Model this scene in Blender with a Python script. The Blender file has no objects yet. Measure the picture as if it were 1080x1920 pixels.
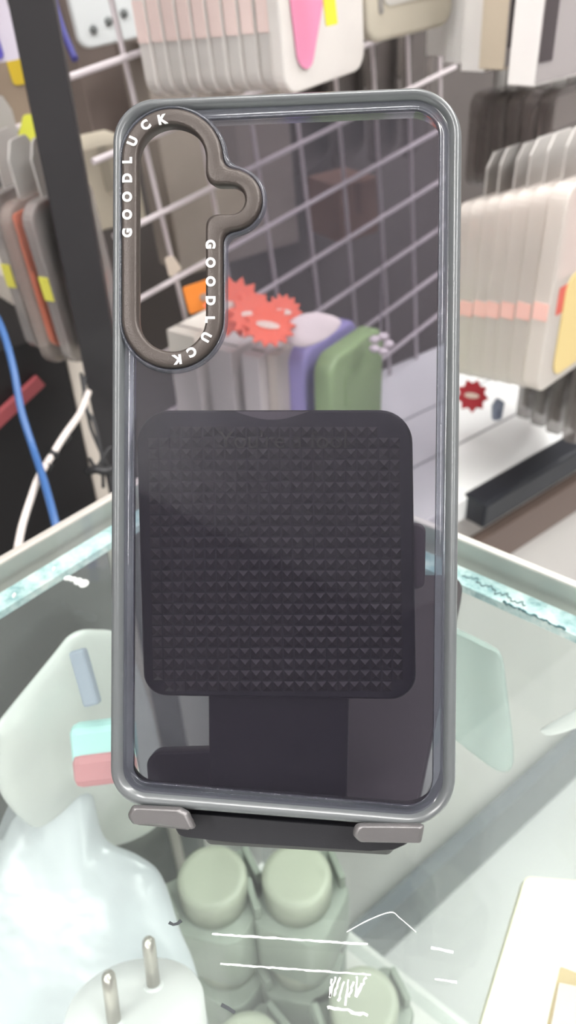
import bpy, bmesh, math, random
from mathutils import Vector, Matrix
random.seed(7)
SC = bpy.context.scene
COL = SC.collection
V = Vector
PI = math.pi

# ------------------------------------------------------------------ camera frame
CAM = V((0, 0, 1.13))
FP = 1500.0
_p, _r = math.radians(35), math.radians(3)
X0 = V((1, 0, 0)); U0 = V((0, math.sin(_p), math.cos(_p))); FW = V((0, math.cos(_p), -math.sin(_p)))
CX = X0 * math.cos(_r) - U0 * math.sin(_r)
CU = U0 * math.cos(_r) + X0 * math.sin(_r)
GL = 0.95                       # height of the counter's glass top


def ray(px, py): return FW + CX * ((px - 540) / FP) + CU * ((960 - py) / FP)
def PD(px, py, d): return CAM + ray(px, py) * d
def PZ(px, py, z):
    r = ray(px, py); return CAM + r * ((z - CAM.z) / r.z)
def PPL(px, py, q, nn):
    r = ray(px, py); return CAM + r * ((q - CAM).dot(nn) / r.dot(nn))


def dirs(deg):
    t = math.radians(deg)
    return V((math.cos(t), math.sin(t), 0)), V((math.sin(t), -math.cos(t), 0))


TH = 38.0
U, N = dirs(TH)                 # along the display wall, and out of it
Z = V((0, 0, 1))
BG = PD(290, 350, .62).dot(N)   # plane of the wire grid
def PN(px, py, b):
    r = ray(px, py); return CAM + r * ((b - CAM.dot(N)) / r.dot(N))
def W(a, b, z): return U * a + N * b + Z * z


# ------------------------------------------------------------------ materials
MATS = {}
def pr(name, col, rough=.5, metal=0, spec=.5, noise=0, nscale=40, bump=0, bscale=200, coat=0):
    if name in MATS: return MATS[name]
    m = bpy.data.materials.new(name); m.use_nodes = True
    nt = m.node_tree; b = nt.nodes['Principled BSDF']
    b.inputs['Base Color'].default_value = (*col, 1); b.inputs['Roughness'].default_value = rough
    b.inputs['Metallic'].default_value = metal; b.inputs['Specular IOR Level'].default_value = spec
    b.inputs['Coat Weight'].default_value = coat
    tc = nt.nodes.new('ShaderNodeTexCoord')
    if noise:
        t = nt.nodes.new('ShaderNodeTexNoise'); t.inputs['Scale'].default_value = nscale; t.inputs['Detail'].default_value = 6
        nt.links.new(tc.outputs['Object'], t.inputs['Vector'])
        r = nt.nodes.new('ShaderNodeMapRange'); r.inputs['To Min'].default_value = 1 - noise; r.inputs['To Max'].default_value = 1 + noise
        nt.links.new(t.outputs['Fac'], r.inputs['Value'])
        mx = nt.nodes.new('ShaderNodeVectorMath'); mx.operation = 'SCALE'; mx.inputs[0].default_value = col
        nt.links.new(r.outputs['Result'], mx.inputs['Scale']); nt.links.new(mx.outputs['Vector'], b.inputs['Base Color'])
    if bump:
        t = nt.nodes.new('ShaderNodeTexNoise'); t.inputs['Scale'].default_value = bscale
        nt.links.new(tc.outputs['Object'], t.inputs['Vector'])
        bp = nt.nodes.new('ShaderNodeBump'); bp.inputs['Strength'].default_value = bump; bp.inputs['Distance'].default_value = .001
        nt.links.new(t.outputs['Fac'], bp.inputs['Height']); nt.links.new(bp.outputs['Normal'], b.inputs['Normal'])
    MATS[name] = m
    return m


def clear(name, tint, body, fac, gloss=.06, rough=.08, fres=True, bump=0, bscale=60, body_rough=.4, trans=0):
    """see-through plastic or glass: a tinted clear base, some body colour, a glossy skin"""
    if name in MATS: return MATS[name]
    m = bpy.data.materials.new(name); m.use_nodes = True
    nt = m.node_tree; nt.nodes.clear(); L = nt.links.new
    out = nt.nodes.new('ShaderNodeOutputMaterial')
    tr = nt.nodes.new('ShaderNodeBsdfTransparent'); tr.inputs['Color'].default_value = (*tint, 1)
    pb = nt.nodes.new('ShaderNodeBsdfPrincipled'); pb.inputs['Base Color'].default_value = (*body, 1); pb.inputs['Roughness'].default_value = body_rough
    gl = nt.nodes.new('ShaderNodeBsdfGlossy'); gl.inputs['Roughness'].default_value = rough
    m1 = nt.nodes.new('ShaderNodeMixShader'); m1.inputs['Fac'].default_value = fac
    body_out = pb.outputs[0]
    if trans:
        tl = nt.nodes.new('ShaderNodeBsdfTranslucent'); tl.inputs['Color'].default_value = (*body, 1)
        mt = nt.nodes.new('ShaderNodeMixShader'); mt.inputs['Fac'].default_value = trans
        L(pb.outputs[0], mt.inputs[1]); L(tl.outputs[0], mt.inputs[2]); body_out = mt.outputs[0]
    L(tr.outputs[0], m1.inputs[1]); L(body_out, m1.inputs[2])
    m2 = nt.nodes.new('ShaderNodeMixShader'); m2.inputs['Fac'].default_value = gloss
    if fres:
        fr = nt.nodes.new('ShaderNodeFresnel'); L(fr.outputs[0], m2.inputs['Fac'])
        ge = nt.nodes.new('ShaderNodeNewGeometry'); mr = nt.nodes.new('ShaderNodeMapRange')   # the same reflectance on the way in and out
        mr.inputs['To Min'].default_value = 1.45; mr.inputs['To Max'].default_value = 1 / 1.45
        L(ge.outputs['Backfacing'], mr.inputs['Value']); L(mr.outputs['Result'], fr.inputs['IOR'])
    L(m1.outputs[0], m2.inputs[1]); L(gl.outputs[0], m2.inputs[2]); L(m2.outputs[0], out.inputs['Surface'])
    if bump:
        tc = nt.nodes.new('ShaderNodeTexCoord'); t = nt.nodes.new('ShaderNodeTexNoise'); t.inputs['Scale'].default_value = bscale
        t.inputs['Detail'].default_value = 3
        L(tc.outputs['Object'], t.inputs['Vector'])
        bp = nt.nodes.new('ShaderNodeBump'); bp.inputs['Strength'].default_value = bump; bp.inputs['Distance'].default_value = .004
        L(t.outputs['Fac'], bp.inputs['Height']); L(bp.outputs['Normal'], gl.inputs['Normal']); L(bp.outputs['Normal'], pb.inputs['Normal'])
    MATS[name] = m
    return m


def emit(name, col, s):
    m = bpy.data.materials.new(name); m.use_nodes = True
    b = m.node_tree.nodes['Principled BSDF']; b.inputs['Base Color'].default_value = (*col, 1)
    b.inputs['Emission Color'].default_value = (*col, 1); b.inputs['Emission Strength'].default_value = s
    return m


# ------------------------------------------------------------------ objects
def props(o, label=None, cat=None, group=None, kind=None):
    if label: o['label'] = label
    if cat: o['category'] = cat
    if group: o['group'] = group
    if kind: o['kind'] = kind
    return o


def thing(name, label, cat, loc=(0, 0, 0), group=None, rot=None):
    o = bpy.data.objects.new(name, None); COL.objects.link(o); o.location = loc; o.empty_display_size = .02
    if rot is not None: o.rotation_euler = rot.to_euler()
    return props(o, label, cat, group)


class MB:
    def __init__(s): s.v = []; s.f = []; s.sm = []
    def add(s, vs, fs, smooth=False):
        k = len(s.v); s.v += [V(x) for x in vs]; s.f += [tuple(i + k for i in f) for f in fs]; s.sm += [smooth] * len(fs); return s
    def box(s, c, h, ax=(V((1, 0, 0)), V((0, 1, 0)), V((0, 0, 1)))):
        c = V(c)
        vs = [c + ax[0] * (h[0] * i) + ax[1] * (h[1] * j) + ax[2] * (h[2] * k) for i in (-1, 1) for j in (-1, 1) for k in (-1, 1)]
        return s.add(vs, [(0, 1, 3, 2), (4, 6, 7, 5), (0, 4, 5, 1), (2, 3, 7, 6), (0, 2, 6, 4), (1, 5, 7, 3)])
    def rings(s, rings, closed=True, cap=True, smooth=True):
        n = len(rings[0]); vs = [p for r in rings for p in r]; fs = []
        for i in range(len(rings) - 1):
            for j in range(n if closed else n - 1):
                a, b = i * n + j, i * n + (j + 1) % n
                fs.append((a, b, b + n, a + n))
        s.add(vs, fs, smooth)
        if cap:
            k = len(s.v) - len(vs)
            s.f.append(tuple(k + i for i in range(n))[::-1]); s.sm.append(False)
            s.f.append(tuple(k + len(vs) - n + i for i in range(n))); s.sm.append(False)
        return s
    def tube(s, pts, r, n=8):
        pts = [V(p) for p in pts]; rs = []
        ref = V((0.13, 0.31, 0.94))
        for i, p in enumerate(pts):
            t = (pts[min(i + 1, len(pts) - 1)] - pts[max(i - 1, 0)]).normalized()
            a = t.cross(ref).normalized(); b = t.cross(a)
            rr = r[i] if isinstance(r, (list, tuple)) else r
            rs.append([p + (a * math.cos(2 * PI * k / n) + b * math.sin(2 * PI * k / n)) * rr for k in range(n)])
        return s.rings(rs)
    def lathe(s, prof, c=(0, 0, 0), n=32, ax=(V((1, 0, 0)), V((0, 1, 0)), V((0, 0, 1)))):
        c = V(c)
        return s.rings([[c + (ax[0] * math.cos(2 * PI * k / n) + ax[1] * math.sin(2 * PI * k / n)) * r + ax[2] * z for k in range(n)] for r, z in prof])
    def build(s, name, mat, parent=None, origin=None, bevel=0, seg=2, auto=False):
        o0 = V(origin) if origin is not None else V((0, 0, 0))
        me = bpy.data.meshes.new(name); me.from_pydata([tuple(v - o0) for v in s.v], [], s.f); me.update()
        for p, q in zip(me.polygons, s.sm): p.use_smooth = q
        bm = bmesh.new(); bm.from_mesh(me); bmesh.ops.recalc_face_normals(bm, faces=bm.faces); bm.to_mesh(me); bm.free()
        if mat: me.materials.append(mat)
        o = bpy.data.objects.new(name, me); COL.objects.link(o)
        if parent: o.parent = parent
        else: o.location = o0
        if bevel:
            b = o.modifiers.new('bevel', 'BEVEL'); b.width = bevel; b.segments = seg; b.limit_method = 'ANGLE'; b.angle_limit = math.radians(40)
        return o


def world_origin(o):
    p = V((0, 0, 0))
    while o: p = p + V(o.location); o = o.parent
    return p


def part(mb, name, mat, parent, bevel=0, seg=2):      # geometry given in world space, roots unrotated
    return mb.build(name, mat, parent, world_origin(parent), bevel, seg)


def copy_tree(o, parent=None):
    c = o.copy(); COL.objects.link(c)
    if parent: c.parent = parent
    for ch in list(o.children): copy_tree(ch, c)
    return c


def spline(pts, k=6):
    pts = [V(p) for p in pts]; out = []
    for i in range(len(pts) - 1):
        p0, p1, p2, p3 = pts[max(i - 1, 0)], pts[i], pts[i + 1], pts[min(i + 2, len(pts) - 1)]
        for j in range(k):
            t = j / k
            out.append(.5 * ((2 * p1) + (p2 - p0) * t + (2 * p0 - 5 * p1 + 4 * p2 - p3) * t * t + (3 * p1 - p0 - 3 * p2 + p3) * t ** 3))
    out.append(pts[-1]); return out


def rpoly(pts, r, k=8):
    """polygon with rounded corners (2D)"""
    n = len(pts); out = []
    rs = r if isinstance(r, (list, tuple)) else [r] * n
    for i in range(n):
        p, a, b = V(pts[i]).to_2d(), V(pts[i - 1]).to_2d(), V(pts[(i + 1) % n]).to_2d()
        da, db = (a - p), (b - p)
        ang = da.angle(db); t = min(rs[i] / math.tan(ang / 2), da.length * .49, db.length * .49)
        rr = t * math.tan(ang / 2)
        c = p + (da.normalized() + db.normalized()).normalized() * (rr / math.sin(ang / 2))
        s0 = p + da.normalized() * t - c; s1 = p + db.normalized() * t - c
        a0 = math.atan2(s0.y, s0.x); d = math.atan2(s1.y, s1.x) - a0
        while d > PI: d -= 2 * PI
        while d < -PI: d += 2 * PI
        for j in range(k + 1):
            th = a0 + d * j / k; out.append((c.x + rr * math.cos(th), c.y + rr * math.sin(th)))
    return out


# ================================================================== SETTING
def mat_floor():
    m = pr('floor_tiles', (.50, .50, .495), .35, noise=.12, nscale=3)
    return m
def struct(mb, name, mat, **k):
    o = mb.build(name, mat); o['kind'] = 'structure'; return o
BW = BG - .35
RA0, RA1, RB1, RH = -2.2, 2.8, BW + 3.4, 2.7
AX = (U, N, Z)
def wbox(a0, a1, b0, b1, z0, z1, mb=None):
    mb = mb or MB()
    return mb.box(W((a0 + a1) / 2, (b0 + b1) / 2, (z0 + z1) / 2), ((a1 - a0) / 2, (b1 - b0) / 2, (z1 - z0) / 2), AX)
struct(wbox(RA0 - .1, RA1 + .1, BW - .1, RB1 + .1, -.1, 0), 'floor', mat_floor())
struct(wbox(RA0 - .1, RA1 + .1, BW - .1, RB1 + .1, RH, RH + .1), 'ceiling', pr('ceiling_white', (.88, .88, .88), .9, noise=.05, nscale=6))
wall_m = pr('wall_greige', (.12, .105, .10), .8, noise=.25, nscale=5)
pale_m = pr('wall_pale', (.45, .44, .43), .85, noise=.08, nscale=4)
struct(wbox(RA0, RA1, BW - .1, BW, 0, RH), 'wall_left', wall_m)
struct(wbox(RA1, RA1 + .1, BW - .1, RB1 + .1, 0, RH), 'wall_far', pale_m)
struct(wbox(RA0 - .1, RA0, BW - .1, RB1 + .1, 0, RH), 'wall_near', pr('wall_near_dark', (.22, .20, .21), .8, noise=.2, nscale=3))  # evenly dark walls, so the case panel reflects little
struct(wbox(RA0, RA1, RB1, RB1 + .1, 0, RH), 'wall_right', pr('wall_right_dark', (.22, .20, .21), .8, noise=.2, nscale=3))

# ================================================================== GLASS COUNTER
CA = PZ(405, 833, GL); CB = PZ(0, 1070, GL); CD = PZ(1080, 1110, GL)
e1 = (CA - CB).normalized(); e2 = V((e1.y, -e1.x, 0))     # along left edge (away), along right edge (towards right)
CAX = (e1, e2, Z)
def cbox(a0, a1, b0, b1, z0, z1, mb=None):
    mb = mb or MB()
    return mb.box(CA + e1 * ((a0 + a1) / 2) + e2 * ((b0 + b1) / 2) + Z * ((z0 + z1) / 2 - GL), ((a1 - a0) / 2, (b1 - b0) / 2, (z1 - z0) / 2), CAX)
glass_m = clear('counter_glass', (.945, .970, .960), (.80, .85, .83), .035, rough=.015)
pane_m = clear('pane_glass', (.955, .98, .972), (.7, .83, .8), .025, rough=.02)
alu_m = pr('beige_metal', (.50, .47, .43), .45, metal=.2, noise=.12, nscale=60)
counter = thing('glass_counter', 'glass topped display counter with a lit interior, under the phone stand', 'counter', V(((CA - e1 * .35 + e2 * .3).x, (CA - e1 * .35 + e2 * .3).y, 0)))
LC, WC = .75, .62
part(cbox(-LC, .003, -.003, WC, GL - .008, GL), 'top_pane', glass_m, counter)
SH = .612                                                   # shelf top
part(cbox(-LC, 0, .001, .009, SH + .001, GL - .009), 'side_pane', pane_m, counter)
part(cbox(-.008, 0, .010, WC - .01, SH + .001, GL - .009), 'side_pane', pane_m, counter)


def sealant_mat():
    m = bpy.data.materials.new('sealant'); m.use_nodes = True; nt = m.node_tree; L = nt.links.new; b = nt.nodes['Principled BSDF']
    tc = nt.nodes.new('ShaderNodeTexCoord')
    n1 = nt.nodes.new('ShaderNodeTexNoise'); n1.inputs['Scale'].default_value = 90; n1.inputs['Detail'].default_value = 8; n1.inputs['Roughness'].default_value = .7
    L(tc.outputs['Object'], n1.inputs['Vector'])
    cr = nt.nodes.new('ShaderNodeValToRGB'); e = cr.color_ramp.elements
    e[0].position = .38; e[0].color = (.22, .40, .43, 1); e[1].position = .62; e[1].color = (.80, .88, .86, 1)
    x = cr.color_ramp.elements.new(.5); x.color = (.52, .70, .71, 1)
    L(n1.outputs['Fac'], cr.inputs['Fac']); L(cr.outputs['Color'], b.inputs['Base Color']); b.inputs['Roughness'].default_value = .5
    bp = nt.nodes.new('ShaderNodeBump'); bp.inputs['Strength'].default_value = .5; bp.inputs['Distance'].default_value = .002
    L(n1.outputs['Fac'], bp.inputs['Height']); L(bp.outputs['Normal'], b.inputs['Normal'])
    return m
seal_m = sealant_mat()
part(cbox(-LC, -.010, .0005, .0095, GL - .0115, GL - .0085), 'sealant_strip', seal_m, counter)
part(cbox(-.0095, -.0005, .0105, WC - .01, GL - .0115, GL - .0085), 'sealant_strip', seal_m, counter)
part(cbox(-LC, .003, -.0075, -.0032, GL - .02, GL + .0005), 'edge_rail', alu_m, counter, .001)
part(cbox(.0032, .0065, -.0075, WC, GL - .02, GL + .0005), 'edge_rail', pr('pale_metal', (.62, .62, .57), .4, metal=.1, noise=.12, nscale=60), counter, .001)
part(cbox(-LC, .003, -.003, WC, SH - .012, SH), 'shelf', pr('shelf_white', (.74, .74, .71), .5, noise=.06, nscale=12), counter)
part(cbox(-LC, .003, -.003, WC, 0, SH - .013), 'base_cabinet', pr('cabinet_grey', (.30, .30, .31), .6), counter)
# marks on the glass
mark_m = pr('mark_white', (.85, .87, .84), .5)
def glass_mark(pts, w, name='glass_mark', mat=mark_m):
    P = [PZ(x, y, GL + .0002) for x, y in pts]
    mb = MB(); L, R = [], []
    for i, p in enumerate(P):
        t = (P[min(i + 1, len(P) - 1)] - P[max(i - 1, 0)]).normalized(); s = V((-t.y, t.x, 0)) * (w * (.7 + .6 * random.random()))
        L.append(p + s); R.append(p - s)
    n = len(P); up = Z * .00015
    vs = L + R + [p + up for p in L] + [p + up for p in R]; fs = []
    for i in range(n - 1):
        fs += [(i, i + 1, n + i + 1, n + i), (2 * n + i, 3 * n + i, 3 * n + i + 1, 2 * n + i + 1), (i, 2 * n + i, 2 * n + i + 1, i + 1), (n + i, n + i + 1, 3 * n + i + 1, 3 * n + i)]
    mb.add(vs, fs); return part(mb, name, mat, counter)
def jag(a, b, k, j):
    return [(a[0] + (b[0] - a[0]) * i / k + random.uniform(-j, j), a[1] + (b[1] - a[1]) * i / k + random.uniform(-j, j)) for i in range(k + 1)]
glass_mark(jag((398, 1752), (690, 1771), 40, .7), .00022); glass_mark(jag((413, 1808), (695, 1828), 40, .7), .00018)  # thin white lines across the glass top
glass_mark(jag((808, 1777), (850, 1786), 8, .5), .00028); glass_mark(jag((815, 1836), (856, 1842), 8, .5), .00022)
glass_mark([(p.x, p.y) for p in spline([V((650, 1748, 0)), V((690, 1726, 0)), V((732, 1711, 0)), V((750, 1722, 0)), V((780, 1748, 0))], 5)], .00009)
for i in range(9):
    x = 622 + i * 8; glass_mark(jag((x, 1838 + random.uniform(-8, 6)), (x - random.uniform(2, 16), 1866 + random.uniform(-6, 22)), 6, 1.5), .0002, 'smear')
glass_mark(jag((612, 1890), (690, 1902), 10, 2.5), .0003, 'smear')
glass_mark([(317, 1730), (325, 1734), (333, 1732), (340, 1726)], .00035, 'dark_speck', pr('speck_black', (.03, .035, .04), .5))
glass_mark([(415, 1884), (428, 1891), (440, 1899)], .0003, 'dark_speck', pr('speck_black', (.03, .035, .04), .5))
mb = MB()
for (x, y, rx, ry) in ((128, 1085, 9, 4), (137, 1087, 8, 4), (147, 1091, 9, 6), (157, 1095, 10, 7), (101, 1068, 3, 4), (27, 1117, 3, 4)):
    c = PZ(x, y, GL); rr = (rx * .29 / FP, ry * .29 / FP / .6)
    mb.rings([[c + V((math.cos(k * PI / 8) * rr[0] * s, math.sin(k * PI / 8) * rr[1] * s, h)) for k in range(16)] for s, h in ((1, .0001), (.9, .0005), (.5, .0008), (.02, .0009))])
part(mb, 'paint_drip', pr('drip_white', (.82, .85, .82), .4), counter)
# dark hair-lines along the right sealant
hair_m = pr('crack_dark', (.03, .12, .14), .6)
def onseal(t, s): return CA + e1 * (-.0012 - s * .0085) + e2 * t + Z * (-.0081)
tb0 = (PZ(865, 1050, GL) - CA).dot(e2); tb1 = (PZ(1080, 1130, GL) - CA).dot(e2)
pts = [onseal(tb0 + (tb1 - tb0) * i / 46 * .62, .34 + .10 * math.sin(i * .55) + .07 * math.sin(i * 1.7 + 1) + random.uniform(-.07, .07) + .3 * i / 46) for i in range(47)]
part(MB().tube(pts, .00018, 5), 'sealant_crack', hair_m, counter)
pts = [onseal(tb0 + (tb1 - tb0) * (.45 + i / 30 * .55), .98 + random.uniform(-.09, .03)) for i in range(31)]
part(MB().tube(pts, [.0002 + .0004 * random.random() for _ in pts], 5), 'sealant_crack', hair_m, counter)

# ================================================================== PHONE CASE
CP0 = PD(537, 857, .179)
CN = (-FW + CX * (-.092) + CU * (-.0135)).normalized()
def CP(px, py, h=0): return PPL(px, py, CP0 + CN * (h * .001), CN)
def CS(px, py, h):                                        # same spot of the plane, pushed h mm along its normal (true extrusion)
    return CP(px, py, 0) + CN * (h * .001)

OUT = [(211, 187), (868, 160), (854, 1558), (206, 1508)]
def rim(s):                                               # outline inset by s pixels
    q = [(OUT[0][0] + s, OUT[0][1] + s), (OUT[1][0] - s, OUT[1][1] + s), (OUT[2][0] - s, OUT[2][1] - s), (OUT[3][0] + s, OUT[3][1] - s)]
    return rpoly(q, [max(12, 84 - s), max(12, 92 - s), max(12, 92 - s), max(12, 72 - s)], 14)
rim_m = clear('smoke_rim', (.40, .42, .43), (.15, .16, .165), .72, rough=.2, body_rough=.32)
lip_m = clear('smoke_lip', (.55, .55, .60), (.13, .14, .17), .32, rough=.06)
panel_m = clear('smoke_panel', (.69, .675, .72), (.28, .27, .36), .022, rough=.03)  # faint lavender body colour puts reflected haze into the panel
case_root = thing('phone_case', 'smoky clear phone case with a dark lettered camera ring, held upright on the phone stand', 'phone case', CP(530, 1535, -4))
mb = MB()
prof = [(24, -.4), (22, -9.0), (16, -9.6), (6, -9.4), (1, -8), (0, -4.5), (0, -1.2), (2, .1), (7, .9), (13, 1.0), (18, .6), (23, -.1), (24, -.4)]
R = [[CS(x, y, h) for x, y in rim(s)] for s, h in prof]
mb.rings(R, cap=False)
part(mb, 'bumper_rim', rim_m, case_root)
mb = MB()
R = [[CS(x, y, h) for x, y in rim(s)] for s, h in [(24, -.3), (30, -.55), (37, -.35), (41, 0), (43, 0), (43, -1.4), (37, -1.5), (24, -1.6)]]
mb.rings(R, cap=False)
part(mb, 'inner_lip', lip_m, case_root)

# camera ring, as the level lines of a pill joined to a short capsule
RC = (336, 378)
def sdf(x, y):
    def cap(ax, ay, bx, by, r):
        dx, dy = bx - ax, by - ay; t = max(0, min(1, ((x - ax) * dx + (y - ay) * dy) / (dx * dx + dy * dy)))
        return math.hypot(x - ax - t * dx, y - ay - t * dy) - r
    a = cap(325, 302, 325, 598, 63); b = cap(380, 378, 434, 378, 27)
    k = 26.0; h = max(0, min(1, .5 + .5 * (b - a) / k)); return b * (1 - h) + a * h - k * h * (1 - h)
NA = 288
# denser rays towards the notch so the curve stays smooth
ANG = [2 * PI * i / NA for i in range(NA)]
def level(v):
    out = []
    for t in ANG:
        lo, hi = 0.0, 420.0
        for _ in range(40):
            m = (lo + hi) / 2
            if sdf(RC[0] + math.cos(t) * m, RC[1] + math.sin(t) * m) < v: lo = m
            else: hi = m
        out.append((RC[0] + math.cos(t) * lo, RC[1] + math.sin(t) * lo))
    return out
LV = {v: level(v) for v in (0, 3, 6, 24, 28, 31, 33, 37, 40)}
ring_m = pr('ring_brown', (.062, .050, .044), .42, metal=.35, bump=.12, bscale=3000)
mb = MB()
R = [[CS(x, y, h) for x, y in LV[v]] for v, h in [(3, -2), (0, .2), (0, 1.1), (3, 1.7), (6, 1.85), (24, 1.85), (28, 1.65), (31, 1.0), (31, -2), (3, -2)]]
mb.rings(R, cap=False)
ring = part(mb, 'camera_ring', ring_m, case_root)
props(ring, 'dark brown camera ring lettered in white')
mb = MB()
R = [[CS(x, y, h) for x, y in LV[v]] for v, h in [(31, 0), (33, .95), (37, .8), (40, 0)]]
mb.rings(R, cap=False)
part(mb, 'camera_lip', lip_m, case_root)
# see-through back panel between ring and lip
inner = [V(p) for p in rim(42)]
def hit_outline(t):
    o = V(RC).to_2d(); d = V((math.cos(t), math.sin(t))); best = None
    for i in range(len(inner)):
        a, b = inner[i].to_2d(), inner[(i + 1) % len(inner)].to_2d(); e = b - a
        den = d.x * e.y - d.y * e.x
        if abs(den) < 1e-9: continue
        w = a - o; s = (w.x * e.y - w.y * e.x) / den; q = (w.x * d.y - w.y * d.x) / den
        if s > 0 and -1e-6 <= q <= 1 + 1e-6: best = s if best is None else min(best, s)
    return (o.x + d.x * best, o.y + d.y * best)
# corner angles are added so the outline keeps its round corners
outl = [hit_outline(t) for t in ANG]
mb = MB()
mid = [((a[0] + b[0]) / 2, (a[1] + b[1]) / 2) for a, b in zip(LV[31], outl)]
R = [[CS(x, y, h) for x, y in ps] for ps, h in [(LV[31], 0), (mid, 0), (outl, 0), (outl, -1.3), (mid, -1.3), (LV[31], -1.3), (LV[31], 0)]]
mb.rings(R, cap=False, smooth=False)
part(mb, 'back_panel', panel_m, case_root)

# lettering
def glyph(ch, off):
    cu = bpy.data.curves.new('glyph', 'FONT'); cu.body = ch; cu.size = 1; cu.offset = off; cu.extrude = .02; cu.resolution_u = 4
    o = bpy.data.objects.new('glyph', cu); COL.objects.link(o)
    bpy.context.view_layer.update()
    me = bpy.data.meshes.new_from_object(o.evaluated_get(bpy.context.evaluated_depsgraph_get()))
    vs = [v.co.copy() for v in me.vertices]; fs = [tuple(p.vertices) for p in me.polygons]
    bpy.data.objects.remove(o); bpy.data.curves.remove(cu); bpy.data.meshes.remove(me)
    return vs, fs
GLY = {c: glyph(c, .048) for c in 'GODLUCK'}
def put(mb, vs, fs, cx, cy, up, size, h0, h1):
    xs = [v.x for v in vs]; ys = [v.y for v in vs]; mx, my = (min(xs) + max(xs)) / 2, (min(ys) + max(ys)) / 2
    l = math.hypot(*up); up = (up[0] / l, up[1] / l); rt = (-up[1], up[0])
    out = []
    for v in vs:
        a, b = (v.x - mx) * size, (v.y - my) * size
        out.append(CS(cx + rt[0] * a + up[0] * b, cy + rt[1] * a + up[1] * b, h1 if v.z > 0 else h0))
    mb.add(out, fs)
cap = max(v.y for v in GLY['D'][0]) - min(v.y for v in GLY['D'][0])
white_ink = pr('white_ink', (.90, .88, .86), .5)
W1 = [('G', 243, 442, (-1, 0)), ('O', 243, 408, (-1, 0)), ('O', 243, 375, (-1, 0)), ('D', 243, 340, (-1, 0)), ('L', 243, 307, (-1, 0)), ('U', 253, 272, (-75, -33)), ('C', 277, 242, (-48, -61)), ('K', 309, 231, (-14, -72))]
W2 = [('G', 398, 463, (1, 0)), ('O', 398, 497, (1, 0)), ('O', 398, 532, (1, 0)), ('D', 398, 568, (1, 0)), ('L', 397, 603, (1, 0)), ('U', 389, 635, (66, 36)), ('C', 363, 663, (37, 66)), ('K', 335, 677, (10, 80))]
for wd in (W1, W2):
    mb = MB()
    for ch, x, y, up in wd: put(mb, *GLY[ch], x, y, up, 18 / cap, 1.6, 1.98)
    part(mb, 'lettering', white_ink, ring)
mb = MB(); vs, fs = glyph("You're a fool", .0)
wd = max(v.x for v in vs) - min(v.x for v in vs)
put(mb, vs, fs, 530, 824, (0.0, -1), 240 / wd, .02, .06)
part(mb, 'lettering', clear('faint_print', (.70, .68, .70), (.03, .03, .035), .25, rough=.05), case_root)

# ================================================================== PHONE STAND
black_m = pr('stand_black', (.012, .012, .015), .45, bump=.05, bscale=2500)
pad_m = pr('pad_rubber', (.028, .024, .023), .3, spec=.8)
hook_m = pr('hook_grey', (.17, .163, .163), .38, metal=.55, bump=.08, bscale=2500)
stand = thing('phone_stand', 'black folding phone stand with grey hooks, holding the phone case on the glass', 'phone stand', PZ(540, 1560, GL))
def slab(poly, h0, h1, r, name, mat, bev=.0008, parent=None, k=8):
    """outline on the case plane, extruded between two heights (mm)"""
    pl = rpoly(poly, r, k)
    c = V((0, 0)); 
    for p in pl: c += V(p)
    c /= len(pl)
    base = [CP(x, y, h0) for x, y in pl]                  # the front outline is traced at its own distance
    ctr = sum(base, V()) / len(base)
    dep = CN * ((h1 - h0) * .001)
    b = bev
    def sc(q, m): return q + (ctr - q).normalized() * m
    mb = MB()
    mb.rings([[sc(q, b) for q in base], [sc(q, b * .3) + dep.normalized() * b * .3 for q in base], [q + dep.normalized() * b for q in base],
              [q + dep - dep.normalized() * b for q in base], [sc(q, b) + dep for q in base]], smooth=True)
    return part(mb, name, mat, parent or stand)
plate = slab([(254, 769), (773, 768), (781, 1313), (269, 1305)], -11.2, -14.5, [62, 62, 46, 44], 'support_plate', black_m)
# ribbed pad: a field of small pyramids
mb = MB(); nx, ny = 23, 25; x0, x1, y0, y1 = 276, 750, 799, 1318
x0b, x1b = 287, 757
def padpt(i, j, h):
    v = j / ny; u_ = i / nx; a = x0 + (x0b - x0) * v; b = x1 + (x1b - x1) * v
    return CP(a + (b - a) * u_, y0 + (y1 - y0) * v, h)
for j in range(ny - 1):
    for i in range(nx):
        if (i in (0, nx - 1) and j in (0, ny - 2)) or (j == 0 and i in (1, nx - 2)): continue
        q = [padpt(i + .06, j + .06, -11.15), padpt(i + .94, j + .06, -11.15), padpt(i + .94, j + .94, -11.15), padpt(i + .06, j + .94, -11.15)]
        t = padpt(i + .5, j + .56, -10.15)
        mb.add(q + [t], [(0, 1, 4), (1, 2, 4), (2, 3, 4), (3, 0, 4), (3, 2, 1, 0)])
part(mb, 'ribbed_pad', pad_m, plate)
# thumb notch
arc = [(440 + 140 * i / 20, 771 + 16 * math.sin(PI * i / 20)) for i in range(21)]
mb = MB(); mb.rings([[CP(x, y, h) for x, y in arc] for h in (-11.1, -11.4)], smooth=False)
props(part(mb, 'thumb_notch', pr('notch_grey', (.16, .145, .14), .5), plate), 'grey half moon thumb notch')
slab([(390, 1290), (655, 1290), (650, 1552), (392, 1548)], -15, -20, [14, 14, 6, 6], 'support_arm', black_m)
slab([(272, 1412), (400, 1408), (400, 1500), (278, 1492)], -15.5, -21, [26, 6, 6, 26], 'hinge_barrel', black_m)
slab([(762, 978), (799, 984), (797, 1104), (762, 1106)], -12.5, -19, [6, 16, 14, 6], 'hinge_knob', pr('knob_grey', (.11, .095, .10), .45))
slab([(309, 1522), (520, 1538), (772, 1558), (768, 1582), (742, 1594), (700, 1597), (430, 1580), (335, 1569)], -3, -14, [8, 60, 12, 14, 14, 30, 60, 16], 'front_ledge', black_m)
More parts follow.
